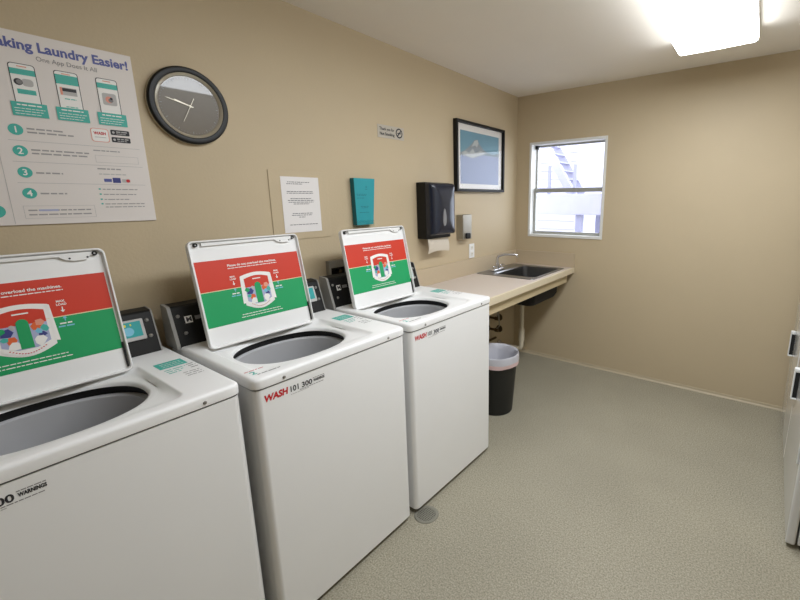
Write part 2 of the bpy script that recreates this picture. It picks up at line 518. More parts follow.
for s_ in (-1, 1):
    b = MB()
    y0, y1 = s_*(hl-0.012), s_*hl
    pe = [(x*1.01, z*1.02) for x, z in pr_] + [(hw*1.0, -0.0008), (-hw*1.0, -0.0008)]
    b.loft([[(x, y0, z) for x, z in pe], [(x, y1, z) for x, z in pe]], 'lamp_cap', False, True, True)
    b.build('end_cap', cl)

# ------------------------------------------------------------------ washing machine
WHW = 0.3415; FX = 0.32; ZS = 0.954; ZT = 0.991
def make_washer(root):
    # cabinet
    b = MB()
    o_ = rrect(-FX, FX-0.004, -WHW+0.003, WHW-0.003, 0.022, 6)
    b.loft([[(x, y, z) for x, y in o_] for z in (0.025, 0.935, 0.9505)], 'white', True, True, False)
    b.build('cabinet', root)
    b = MB()    # dark shadow gap under the top
    g_ = rrect(-FX+0.004, FX-0.008, -WHW+0.008, WHW-0.008, 0.02, 6)
    b.loft([[(x, y, z) for x, y in g_] for z in (0.9505, 0.9565)], 'matte_black', True)
    b.build('seam', root)
    for sx in (-0.26, 0.26):
        for sy in (-0.28, 0.28):
            b = MB(); b.lathe([(0.0, 0), (0.024, 0), (0.024, 0.012), (0.01, 0.014), (0.01, 0.0255)], (sx, sy, 0), 'matte_black', 14)
            b.build('foot', root)
    # top deck with lid recess and oval opening
    OC = V((0.044, -0.038)); OA, OB = 0.172, 0.214
    N = 160
    angs = [2*math.pi*k/N for k in range(N)]
    def ray_loop(pts, z):
        res = []
        P = [V(p) for p in pts]
        for a in angs:
            d_ = V((math.cos(a), math.sin(a))); best = None
            for i in range(len(P)):
                p, q = P[i]-OC, P[(i+1) % len(P)]-OC
                e = q-p; den = d_.x*e.y-d_.y*e.x
                if abs(den) < 1e-12: continue
                t = (p.x*e.y-p.y*e.x)/den; s2 = (p.x*d_.y-p.y*d_.x)/den
                if t > 0 and -1e-6 <= s2 <= 1+1e-6 and (best is None or t > best): best = t
            res.append((OC.x+d_.x*best, OC.y+d_.y*best, z))
        return res
    # snap ring angles to the outer corners so that they stay crisp
    def sup(a_, b_, z, ex=2.35):
        L = []
        for a in angs:
            c, s2 = math.cos(a), math.sin(a)
            k = (abs(c/a_)**ex+abs(s2/b_)**ex)**(-1/ex)
            L.append((OC.x+c*k, OC.y+s2*k, z))
        return L
    b = MB()
    R_ = lambda e, r: rrect(-FX+e, FX-e, -WHW+e, WHW-e, r, 10)
    RX0, RX1, RY0, RY1 = -0.130, 0.262, -0.290, 0.205
    loops = [ray_loop(R_(0.0, 0.024), ZS+0.0015), ray_loop(R_(-0.001, 0.025), ZS+0.006), ray_loop(R_(-0.001, 0.025), ZT-0.012),
             ray_loop(R_(0.0015, 0.023), ZT-0.005), ray_loop(R_(0.006, 0.02), ZT-0.0012), ray_loop(R_(0.013, 0.018), ZT),
             ray_loop(rrect(RX0-0.006, RX1+0.02, RY0-0.008, RY1+0.006, 0.035, 10), ZT),
             ray_loop(rrect(RX0, RX1+0.006, RY0, RY1, 0.032, 10), ZT-0.004),
             ray_loop(rrect(RX0+0.008, RX1-0.010, RY0+0.008, RY1-0.010, 0.030, 10), ZT-0.016),
             sup(OA+0.022, OB+0.022, ZT-0.020), sup(OA+0.008, OB+0.008, ZT-0.021), sup(OA, OB, ZT-0.026), sup(OA-0.002, OB-0.002, ZT-0.036)]
    b.loft(loops, 'white', True)
    b.build('top_deck', root, sharp=60)
    # tub
    b = MB()
    b.loft([sup(OA-0.001, OB-0.001, ZT-0.033), sup(OA+0.004, OB+0.004, ZT-0.045), sup(OA+0.012, OB+0.012, ZT-0.064)], 'matte_black', True)
    b.build('balance_ring', root)
    b = MB()
    b.loft([sup(OA+0.012, OB+0.012, ZT-0.0641, 2.2), sup(OA+0.004, OB-0.002, ZT-0.070, 2.2), sup(OA+0.006, OB, ZT-0.20, 2.1), sup(OA+0.002, OB, 0.52, 2.0), sup(OA-0.04, OB-0.04, 0.47, 2.0), sup(0.03, 0.03, 0.46, 2.0)],
           'tub', True, False, True)
    b.build('tub', root)
    # little screws on the skirt of the top
    for y in (-0.240, 0.236):
        b = MB(); b.lathe([(0.0, 0.0035), (0.004, 0.003), (0.0055, 0.001), (0.0055, 0)], (FX+0.001, y, 0.968), 'bolt', 12, 'x')
        b.build('screw', root)
    # lid: hinged at the back, standing open and leaning on the console
    LW0, LW1, LH = -0.283, 0.173, 0.418
    hx, hz = -0.108, ZT-0.008
    ang = math.radians(78.5)
    vv = V((-math.cos(ang), 0, math.sin(ang))); nn = V((math.sin(ang), 0, math.cos(ang))); uu = V((0, 1, 0))
    O = V((hx, 0, hz)); PL = (O, uu, vv, nn)
    def L3(pts, h): return [O+uu*a+vv*c+nn*h for a, c in pts]
    rr = lambda e, r: rrect(LW0+e, LW1-e, e, LH-e, r, 8)
    b = MB()
    b.loft([L3(rr(0.006, 0.016), -0.013), L3(rr(0.001, 0.02), -0.010), L3(rr(0.0, 0.02), -0.004), L3(rr(0.0, 0.02), 0.010),
            L3(rr(0.002, 0.019), 0.0135), L3(rr(0.005, 0.017), 0.0135), L3(rr(0.007, 0.016), 0.011), L3(rr(0.0085, 0.015), 0.0)],
           'white', True, True, False)
    b.add(L3(rr(0.0085, 0.015), 0.0), [list(range(36))], 'white')
    lid = b.build('lid', root)
    for y in (LW0+0.03, LW1-0.026):
        b = MB()
        c = O+uu*y+vv*(LH-0.016)+nn*0.0005
        T_ = Matrix((uu, vv, nn)).transposed().to_4x4(); T_.translation = c
        b.lathe([(0.0, 0.009), (0.003, 0.009), (0.0032, 0.010), (0.005, 0.0125), (0.007, 0.011), (0.0075, 0.0)], (0, 0, 0), 'matte_black', 16, T=T_, mats=['p_lgrey', 'matte_black', 'matte_black', 'matte_black', 'matte_black'])
        o = b.build('bumper', lid); o['label'] = 'round black rubber bumper'
    # strike bracket along the top of the lid
    b = MB()
    c = [(LW0+0.05, LH-0.010), (LW0+0.05, LH-0.022), (0.06, LH-0.019), (0.075, LH-0.030), (0.095, LH-0.035), (0.125, LH-0.034), (0.135, LH-0.022), (0.150, LH-0.020), (0.150, LH-0.010)]
    lo = [O+uu*a+vv*q+nn*0.0004 for a, q in c]; hi = [O+uu*a+vv*q+nn*0.009 for a, q in c]
    b.loft([lo, hi], 'plastic', False, True, True)
    for a in (0.085, 0.128):
        b.disc(a, LH-0.0265, 0.003, 'p_dark', PL, 0.0095, 10)
    b.build('strike_bracket', lid)
    b = MB()
    T_ = Matrix((uu, vv, nn)).transposed().to_4x4(); T_.translation = O+uu*(LW1-0.012)+vv*0.055
    b.box((-0.002, -0.04, 0.001), (0.002, 0.045, 0.006), 'matte_black', T=T_)  # thin dark strip for the gap line along the lid's right edge
    b.build('gap_strip', lid)
    # printed instruction decal
    b = MB()
    W0, W1 = LW0+0.013, LW1-0.013
    G0, GM, R1 = 0.080, 0.218, 0.338
    h = 0.0006; h2 = 0.0011; h3 = 0.0016; h4 = 0.0021; h5 = 0.0026
    b.rect(W0, G0, W1, GM, 'green', PL, h); b.rect(W0, GM, W1, R1, 'red', PL, h)
    b.rect(W0, GM-0.0013, W1, GM+0.0013, 'cream', PL, h2)
    cx = (W0+W1)/2+0.004
    b.text('Please do not overload the machines.', cx, R1-0.031, 0.0128, 'printwhite', PL, h2, 'CENTER', 0.0003, width=0.205)
    b.dashes(cx-0.103, cx+0.104, R1-0.040, 0.004, 'printwhite', PL, h2, 5)
    for sgn in (-1, 1):
        ax = cx+sgn*0.092
        b.text('MAX.', ax, 0.262, 0.0088, 'printwhite', PL, h2, 'CENTER', 0.0003)
        b.text('LOAD', ax, 0.252, 0.0088, 'printwhite', PL, h2, 'CENTER', 0.0003)
        b.poly([(ax-0.0013, 0.247), (ax-0.0013, 0.237), (ax-0.0055, 0.237), (ax, 0.230), (ax+0.0055, 0.237), (ax+0.0013, 0.237), (ax+0.0013, 0.247)], 'printwhite', PL, h2)
        b.poly([(ax-0.0013, 0.203), (ax+0.0013, 0.203), (ax+0.0013, 0.211), (ax+0.0055, 0.211), (ax, 0.219), (ax-0.0055, 0.211), (ax-0.0013, 0.211)], 'p_lblue', PL, h2)
        b.dashes(ax-0.014, ax+0.014, 0.194, 0.006, 'printwhite', PL, h2, 11)
        b.dashes(ax-0.018, ax+0.018, 0.185, 0.006, 'p_lblue', PL, h2, 12)
    # cut-away drawing of a loaded drum
    def arc(cx_, cy_, r, a0, a1, n=14): return [(cx_+r*math.cos(math.radians(a0+(a1-a0)*k/n)), cy_+r*math.sin(math.radians(a0+(a1-a0)*k/n))) for k in range(n+1)]
    PL0 = PL; PL = (O-vv*0.010, uu, vv, nn)
    cw = 0.062
    topc = [(cx-cw+2*cw*k/16, 0.272+0.010*math.sin(math.pi*k/16)) for k in range(17)]
    botc = [(cx+cw-2*cw*k/16, 0.150-0.022*math.sin(math.pi*k/16)) for k in range(17)]
    b.poly(topc+[(cx+cw, 0.160)]+botc+[(cx-cw, 0.160)], 'printwhite', PL, h2)
    for sgn in (-1, 1):   # side posts
        b.poly([(cx+sgn*(cw-0.004), 0.272), (cx+sgn*(cw+0.003), 0.270), (cx+sgn*(cw+0.009), 0.158), (cx+sgn*(cw-0.002), 0.160)][::sgn], 'printwhite', PL, h3)
    iw = 0.051
    ti = [(cx-iw+2*iw*k/16, 0.258+0.010*math.sin(math.pi*k/16)) for k in range(17)]
    b.poly(ti+[(cx+iw, 0.222), (cx-iw, 0.222)], 'red', PL, h3)
    b.rect(cx-0.016, 0.2525, cx+0.018, 0.2565, 'printwhite', PL, h4)
    b.poly([(cx-iw, 0.222), (cx+iw, 0.222), (cx+iw, 0.165), (cx+0.02, 0.150), (cx-0.02, 0.150), (cx-iw, 0.165)], 'p_lav', PL, h3)
    blobs = [('p_blue', -0.034, 0.205, 0.016, 5), ('p_orange', -0.028, 0.182, 0.013, 6), ('green', -0.045, 0.212, 0.010, 5), ('p_teal', -0.042, 0.186, 0.008, 5),
             ('p_orange', 0.028, 0.212, 0.014, 6), ('p_pink', 0.036, 0.222, 0.012, 5), ('p_blue', 0.036, 0.187, 0.010, 5), ('p_teal', 0.044, 0.203, 0.010, 6),
             ('p_lblue', 0.030, 0.197, 0.009, 5), ('printwhite', -0.024, 0.165, 0.015, 7), ('printwhite', 0.028, 0.170, 0.015, 7), ('p_lgrey', -0.022, 0.219, 0.008, 6)]
    rb = random.Random(4)
    for i, (c_, dx, z, r, n) in enumerate(blobs):
        pts = [(cx+dx+r*rb.uniform(0.75, 1.2)*math.cos(6.283*k/n+i), z+r*rb.uniform(0.75, 1.2)*math.sin(6.283*k/n+i)) for k in range(n)]
        b.poly(pts, c_, PL, h4+0.00003*i)
    b.poly([(cx-0.014, 0.152)]+[(cx+0.014, 0.152), (cx+0.013, 0.226)]+arc(cx, 0.226, 0.013, 0, 180, 8)[1:], 'green', PL, h5)
    band = [(cx-iw+2*iw*k/16, 0.160-0.016*math.sin(math.pi*k/16)) for k in range(17)]
    b.poly(band+[(cx+iw-2*iw*k/16, 0.150-0.018*math.sin(math.pi*k/16)) for k in range(17)], 'printwhite', PL, h5+0.0003)
    for k in range(14):
        t = (k+0.5)/14
        b.rect(cx-0.04+0.08*t-0.0018, 0.152-0.016*math.sin(math.pi*t), cx-0.04+0.08*t+0.0018, 0.1545-0.016*math.sin(math.pi*t), 'p_red', PL, h5+0.0008)
    PL = PL0
    b.dashes(cx-0.085, cx+0.080, G0+0.024, 0.0045, 'printwhite', PL, h2, 21, 0.6)
    b.dashes(cx-0.090, cx+0.090, G0+0.014, 0.0045, 'printwhite', PL, h2, 22, 0.6)
    b.build('decal', lid, weld=0)
    # strip label in front of the hinge
    PD = (V((0, 0, ZT)), V((0, 1, 0)), V((-1, 0, 0)), V((0, 0, 1)))
    # deck stickers
    b = MB()
    b.rect(0.236, -0.005, 0.318, 0.062, 'p_teal', PD, 0.0006)
    for k in range(3): b.dashes(0.248, 0.310, 0.040-0.016*k, 0.005, 'printwhite', PD, 0.001, 30+k)
    b.build('step_sticker', root, weld=0)
    b = MB()
    for k in range(3): b.dashes(0.240, 0.300-0.012*k, -0.030-0.018*k, 0.008, 'p_teal', PD, 0.0006, 40+k)
    b.build('usage_sticker', root, weld=0)
    b = MB()
    for k in range(3): b.dashes(0.306, 0.328, -0.022-0.020*k, 0.008, 'p_dark', PD, 0.0006, 50+k, 0.5)
    b.build('warning_sticker', root, weld=0)
    b = MB()
    for k in range(3): b.dashes(0.270, 0.318, -0.095-0.018*k, 0.007, 'p_grey', PD, 0.0006, 60+k, 0.6)
    b.build('service_sticker', root, weld=0)
    b = MB()
    b.text('2', -0.318, -0.272, 0.036, 'p_teal', PD, 0.0006, 'LEFT', 0.0008)
    b.dashes(-0.326, -0.262, -0.238, 0.006, 'p_red', PD, 0.0006, 71)
    b.dashes(-0.306, -0.228, -0.284, 0.007, 'p_grey', PD, 0.0006, 72)
    b.build('number_sticker', root, weld=0)
    # front label
    PF = plane_x(FX-0.004)
    b = MB()
    b.text('WASH', -0.312, 0.905, 0.031, 'p_red', PF, 0.0006, 'LEFT', 0.0014, 0.15, width=0.083)
    b.text('101', -0.224, 0.905, 0.028, 'p_dark', PF, 0.0006, 'LEFT', 0.0007, width=0.030)
    b.text('300', -0.178, 0.905, 0.026, 'p_dark', PF, 0.0006, 'LEFT', 0.0007, width=0.041)
    b.text('WARNINGS', -0.130, 0.9095, 0.013, 'p_dark', PF, 0.0006, 'LEFT', 0.0006, width=0.046)
    b.dashes(-0.132, -0.085, 0.922, 0.003, 'p_grey', PF, 0.0006, 80)
    b.dashes(-0.186, -0.090, 0.899, 0.003, 'p_grey', PF, 0.0006, 81)
    b.dashes(-0.220, -0.150, 0.894, 0.003, 'p_lgrey', PF, 0.0006, 82)
    b.build('front_label', root, weld=0)
    # console
    con_p = [(-0.318, ZT-0.008), (-0.215, ZT-0.008), (-0.215, ZT+0.004), (-0.262, ZT+0.146), (-0.269, ZT+0.152), (-0.318, ZT+0.156)]
    C0, C1 = -0.352, 0.318
    b = MB()
    b.loft([[(x, C0+0.012, z) for x, z in con_p], [(x, C1-0.004, z) for x, z in con_p]], 'black', False, True, True)
    con = b.build('console', root)
    pc = [(x-0.001 if x < -0.3 else x+0.002, z+(0.002 if z > ZT+0.1 else 0.0)) for x, z in con_p]
    for y0, y1 in ((C0, C0+0.012), (C1-0.004, C1)):
        b = MB(); b.loft([[(x, y0, z) for x, z in pc], [(x, y1, z) for x, z in pc]], 'grey_cap', False, True, True)
        b.build('end_cap', con)
    cv = V((-0.047, 0, 0.142)).normalized(); cn = V((0.142, 0, 0.047)).normalized()
    PC = (V((-0.215, 0, ZT+0.004)), V((0, 1, 0)), cv, cn)
    Tc = Matrix((PC[1], cv, cn)).transposed().to_4x4(); Tc.translation = PC[0]
    for a, c in ((C0+0.030, 0.115), (C0+0.042, 0.045), (C1-0.022, 0.120), (C1-0.022, 0.060)):
        b = MB(); b.lathe([(0.0, 0.006), (0.004, 0.005), (0.007, 0.002), (0.007, -0.001)], (a, c, 0), 'bolt', 12, T=Tc)
        b.build('bolt', con)
    b = MB()
    a = C0+0.050
    b.rect(a, 0.082, a+0.026, 0.110, 'printwhite', PC, 0.0005)
    b.text('M', a+0.004, 0.088, 0.025, 'p_dark', PC, 0.001, 'LEFT', 0.0010, width=0.019)
    b.dashes(a+0.036, a+0.130, 0.090, 0.022, 'p_grey', PC, 0.0005, 91)
    b.build('brand_plate', con, weld=0)
    rd = MB()
    rd.box((0.135, 0.052, -0.001), (0.282, 0.130, 0.010), 'p_lgrey', 0.004, 2, Tc)
    rd_o = rd.build('card_reader', con)
    b = MB()
    b.rect(0.196, 0.066, 0.272, 0.122, 'screen', PC, 0.0106)
    b.disc(0.232, 0.088, 0.016, 'p_lblue', PC, 0.011, 16)
    b.rect(0.218, 0.107, 0.228, 0.116, 'p_yellow', PC, 0.0112)
    b.rect(0.240, 0.108, 0.244, 0.115, 'p_yellow', PC, 0.0112)
    for k in range(3): b.dashes(0.145, 0.188, 0.068+0.018*k, 0.006, 'p_grey', PC, 0.0106, 95+k)
    o = b.build('screen', rd_o, weld=0); o['label'] = 'small teal screen'
    return root

WG = 'top-load washers along the left wall'
w2 = thing('washing_machine', 'white top-load washer in the middle of the row of three, lid open', 'washing machine', (0.7240-FX, 1.3516, 0), 0.004, WG)
make_washer(w2)
w1 = copy_tree(w2)
w1.location = (0.7015-FX, 0.6430, 0); w1.rotation_euler = (0, 0, 0.008)
for c_ in children_of(w1):
    if c_.name.startswith('lid'): c_.location = (0, 0.022, 0)
    if c_.name.startswith('front_label'): c_.location = (0, -0.017, 0)
w1['label'] = 'white top-load washer nearest the camera, below the big poster, lid open'
w3 = copy_tree(w2)
w3.location = (0.7301-FX, 2.0640, 0); w3.rotation_euler = (0, 0, -0.006)
for c_ in children_of(w3):
    if c_.name.startswith('lid'): c_.location = (0, -0.020, 0)
w3['label'] = 'white top-load washer beside the countertop and trash bin, lid open'

# ------------------------------------------------------------------ stacked dryers on the right
def make_dryer(root, w):
    # local: front faces -x at x=0, width along +y from 0..w, body behind (+x)
    DH = 1.92; dep = 0.70
    b = MB(); b.box((0.042, 0.004, 0.03), (dep, w-0.004, DH), 'enamel_gloss', 0.006); b.build('cabinet', root)
    b = MB(); b.box((0.06, 0.03, 0.0), (dep-0.03, w-0.03, 0.03), 'matte_black'); b.build('plinth', root)
    b = MB(); b.box((0.0, 0.002, 0.022), (0.036, w-0.002, DH+0.002), 'enamel_gloss', 0.010, 3); fp = b.build('front_panel', root)
    for z0, z1 in ((0.40, 0.98), (1.10, 1.72)):
        b = MB()
        b.box((-0.007, 0.03, z0), (0.0005, w-0.03, z1), 'enamel_gloss', 0.005, 3)
        d = b.build('door', root)
        b = MB()
        y0, y1, za, zb = w-0.240, w-0.205, z0+0.112, z0+0.252
        b.box((-0.032, y0, za-0.010), (-0.0068, y1, za), 'plastic', 0.003)
        b.box((-0.032, y0, zb), (-0.0068, y1, zb+0.022), 'plastic', 0.006)
        b.box((-0.032, y0, za), (-0.026, y1, zb), 'plastic', 0.003)
        hd = b.build('handle', d)
        b = MB(); b.box((-0.026, y0+0.004, za), (-0.0069, y1-0.004, zb), 'matte_black'); o = b.build('grip_recess', hd); o['label'] = 'dark finger recess'
    return root
DW = 0.745
dang = -0.0225
d1 = thing('stacked_dryer', 'glossy white stacked dryer at the right edge, nearer the camera', 'dryer', (2.207, 2.527, 0), dang, 'stacked dryers along the right wall')
make_dryer(d1, DW)
d2 = copy_tree(d1)
d2.location = (2.207+(DW+0.004)*math.sin(-dang), 2.527+(DW+0.004)*math.cos(dang), 0)
d2['label'] = 'glossy white stacked dryer at the right, against the far wall'

# ------------------------------------------------------------------ countertop and sink
CX1, CZ, CY0 = 0.617, 0.925, 2.415
SX0, SX1, SY0, SY1 = 0.165, 0.535, 3.36, 3.90       # bowl cut-out
ct = thing('countertop', 'pinkish grey laminate countertop with pale wood edge in the far corner', 'countertop', (0, CY0, 0))
b = MB()
def cbox(x0, y0, x1, y1, z0, z1, m_): b.box((x0, y0-CY0, z0), (x1, y1-CY0, z1), m_)
cbox(0.001, CY0, SX0, D-0.001, CZ-0.035, CZ, 'counter'); cbox(SX1, CY0, CX1-0.018, D-0.001, CZ-0.035, CZ, 'counter')
cbox(SX0, CY0, SX1, SY0, CZ-0.035, CZ, 'counter'); cbox(SX0, SY1, SX1, D-0.001, CZ-0.035, CZ, 'counter')
b.build('worktop', ct, weld=0)
b = MB(); b.box((CX1-0.018, 0, CZ-0.050), (CX1, D-0.001-CY0, CZ+0.001), 'wood', 0.004); b.build('edge_strip', ct)
b = MB(); b.box((CX1-0.050, 0, CZ-0.125), (CX1-0.030, D-0.001-CY0-0.10, CZ-0.036), 'apron', 0.003); b.build('apron', ct)
b = MB(); b.box((0.001, 0, CZ), (0.020, D-0.001-CY0, CZ+0.128), 'splash', 0.002); b.build('backsplash', ct)
b = MB(); b.box((0.020, D-0.020-CY0, CZ+0.001), (CX1, D-0.001-CY0, CZ+0.128), 'splash', 0.002); b.build('side_splash', ct)

sk = thing('sink', 'stainless drop-in sink in the countertop below the window', 'sink', ((SX0+SX1)/2, (SY0+SY1)/2, CZ))
sx, sy = (SX1-SX0)/2, (SY1-SY0)/2
b = MB()
def sl(pts, z): return [(x, y, z) for x, y in pts]
b.loft([sl(rrect(-sx-0.135, sx+0.034, -sy-0.085, sy+0.026, 0.03, 6), 0.0008), sl(rrect(-sx-0.133, sx+0.032, -sy-0.083, sy+0.024, 0.03, 6), 0.005),
        sl(rrect(-sx-0.002, sx+0.002, -sy-0.002, sy+0.002, 0.045, 6), 0.004), sl(rrect(-sx+0.006, sx-0.006, -sy+0.006, sy-0.006, 0.045, 6), -0.004)], 'steel', True)
b.build('rim', sk)
b = MB()
b.loft([sl(rrect(-sx+0.006, sx-0.006, -sy+0.006, sy-0.006, 0.045, 6), -0.004), sl(rrect(-sx+0.012, sx-0.012, -sy+0.012, sy-0.012, 0.05, 6), -0.205),
        sl(rrect(-sx+0.03, sx-0.03, -sy+0.03, sy-0.03, 0.06, 6), -0.24), sl(rrect(-0.05, 0.05, -0.05, 0.05, 0.05, 6), -0.245)], 'steel', True, False, True)
b.build('bowl', sk)
b = MB()
b.loft([sl(rrect(-sx+0.001, sx-0.001, -sy+0.001, sy-0.001, 0.045, 6), -0.036), sl(rrect(-sx+0.006, sx-0.006, -sy+0.006, sy-0.006, 0.05, 6), -0.208),
        sl(rrect(-sx+0.025, sx-0.025, -sy+0.025, sy-0.025, 0.06, 6), -0.246), sl(rrect(-0.05, 0.05, -0.05, 0.05, 0.05, 6), -0.251)], 'sound_coat', True, False, True)
o = b.build('undercoat', sk); o['label'] = 'black coated underside of the bowl'
b = MB(); b.lathe([(0.0, 0), (0.035, 0.0), (0.042, 0.002)], (0, 0, -0.244), 'chrome', 20); b.build('drain_strainer', sk)

fa = thing('faucet', 'chrome faucet with raised spout behind the sink', 'faucet', (0.112, 3.50, CZ+0.005))
b = MB(); b.box((-0.024, -0.085, 0.0), (0.024, 0.085, 0.018), 'chrome', 0.009, 3); b.build('base_plate', fa)
b = MB()
b.tube([(0, 0.0, 0.015), (0, 0.0, 0.10), (0.006, 0.004, 0.125), (0.05, 0.03, 0.14), (0.13, 0.07, 0.142), (0.15, 0.08, 0.135), (0.152, 0.081, 0.118)], [0.018, 0.014, 0.012, 0.010, 0.010, 0.010, 0.010], 'chrome', 14)
b.build('spout', fa)
for y in (-0.06, 0.06):
    b = MB(); b.lathe([(0.018, 0.016), (0.016, 0.035), (0.012, 0.045), (0.0, 0.047)], (0, y, 0), 'chrome', 16)
    b.tube([(0, y, 0.042), (0.028, y-0.01, 0.052), (0.045, y-0.016, 0.05)], [0.006, 0.006, 0.005], 'chrome', 8)
    b.build('tap_handle', fa)

# plumbing below the counter
dp = thing('drain_pipe', 'cream plastic drain pipe below the sink', 'pipe', (0.25, 3.72, 0))
b = MB(); b.tube([(0, 0, 0.6735), (0, 0, 0.30)], 0.020, 'pipe', 16); b.build('tailpiece', dp)
b = MB(); b.tube([(0, 0, 0.36), (0, 0, 0.35), (0, 0, 0.24), (0, 0, 0.23)], [0.022, 0.027, 0.027, 0.022], 'pipe', 16); b.build('coupling', dp)
b = MB(); b.tube([(0, 0, 0.24), (0, 0, 0.19), (-0.012, 0, 0.165), (-0.04, 0, 0.155), (-0.247, 0, 0.155)], 0.022, 'pipe', 14); b.build('elbow', dp)
b = MB(); b.lathe([(0.02, 0.0), (0.045, 0.003), (0.045, 0.012), (0.02, 0.016)], (-0.2495, 0, 0.155), 'chrome', 20, 'x', caps=(False, True)); b.build('wall_flange', dp)
for i, (z, lb) in enumerate(((0.475, 'aged brass supply valve on the wall below the counter, the upper one'), (0.365, 'aged brass supply valve on the wall below the counter, the lower one'))):
    vl = thing('supply_valve', lb, 'valve', (0, 3.53, z), 0, 'supply valves below the counter')
    b = MB(); b.lathe([(0.0, 0.0005), (0.03, 0.0005), (0.028, 0.008), (0.011, 0.010), (0.011, 0.075), (0.018, 0.077), (0.018, 0.11), (0.0, 0.112)], (0, 0, 0), 'brass', 16, 'x'); b.build('body', vl)
    b = MB(); b.tube([(0.09, 0.01, 0), (0.09, 0.045, 0)], 0.007, 'brass', 8); b.lathe([(0.0, 0.045), (0.030, 0.045), (0.034, 0.052), (0.0, 0.056)], (0.09, 0, 0), 'brass', 14, 'y'); b.build('handle', vl)
    b = MB(); b.tube([(0.09, 0, 0.015), (0.092, 0.02, 0.06), (0.095, 0.05, 0.09)] if not i else [(0.09, 0, 0.012), (0.115, -0.01, 0.03), (0.140, -0.03, 0.06), (0.150, -0.06, 0.16), (0.150, -0.07, 0.26)], 0.006, 'dull_steel', 8); b.build('hose', vl)
rp = MB(); rp.tube([(0.03, 2.60, 0.27), (0.03, 3.62, 0.255)], 0.011, 'brass', 10)
for y in (2.75, 3.45):
    rp.box((0.0005, y-0.012, 0.242), (0.045, y+0.012, 0.284), 'dull_steel', 0.003)
tag(rp.build('copper_pipe'), 'dull brown pipe clipped along the wall behind the trash bin', 'pipe')

# ------------------------------------------------------------------ trash bin and its liner
BX, BY = 0.482, 2.872
bn = MB()
bn.lathe([(0.0, 0.003), (0.118, 0.003), (0.124, 0.0), (0.127, 0.006), (0.158, 0.425), (0.164, 0.430), (0.164, 0.437), (0.157, 0.438), (0.152, 0.428), (0.121, 0.012), (0.0, 0.010)], (BX, BY, 0), 'bin', 40)
tag(bn.build('trash_bin'), 'round black plastic trash bin below the counter', 'trash bin')
ln = thing('bin_liner', 'pale translucent bag lining the black trash bin', 'bag', (BX, BY, 0.44))
rnd = random.Random(9)
def ring(r, z, amp, k, ph): return [((r+amp*math.sin(k*a+ph)+amp*0.5*math.sin(2.3*k*a+1.7*ph))*math.cos(a), (r+amp*math.sin(k*a+ph))*math.sin(a), z+amp*0.7*math.sin(3*a+ph)) for a in [2*math.pi*i/72 for i in range(72)]]
b = MB()
b.loft([ring(0.02, -0.30, 0.0, 5, 0), ring(0.105, -0.285, 0.004, 6, 0.4), ring(0.118, -0.16, 0.010, 7, 1), ring(0.138, -0.03, 0.005, 8, 2), ring(0.155, 0.008, 0.0015, 9, 2),
        ring(0.166, 0.014, 0.0015, 8, 1), ring(0.171, 0.004, 0.0015, 8, 0.5), ring(0.171, -0.038, 0.0025, 7, 0.2)], 'film', True, True)
b.build('film', ln)
b = MB(); b.loft([ring(0.1705, -0.036, 0.0025, 7, 0.2), ring(0.1690, -0.066, 0.003, 6, 0.9)], 'film_pink', True)
o = b.build('hem', ln); o['label'] = 'pinkish lower hem of the bag'

# ------------------------------------------------------------------ floor drain
fd = thing('floor_drain', 'round metal floor drain beside the washers', 'floor drain', (0.762, 1.752, 0))
b = MB(); b.lathe([(0.046, 0.0004), (0.046, 0.003), (0.050, 0.0045), (0.058, 0.004), (0.061, 0.0004)], (0, 0, 0), 'grate', 36); b.build('ring', fd)
b = MB()
for k in range(-4, 5):
    w_ = math.sqrt(max(0, 0.046**2-(k*0.0105)**2))
    b.box((-w_, k*0.0105-0.0022, 0.0012), (w_, k*0.0105+0.0022, 0.0035), 'grate')
    b.box((k*0.0105-0.0022, -w_, 0.0012), (k*0.0105+0.0022, w_, 0.0034), 'grate')
b.build('grille', fd, weld=0)
b = MB(); b.disc(0, 0, 0.046, 'matte_black', (V((0, 0, 0)), V((1, 0, 0)), V((0, 1, 0)), V((0, 0, 1))), 0.0006, 30); b.build('hole', fd)

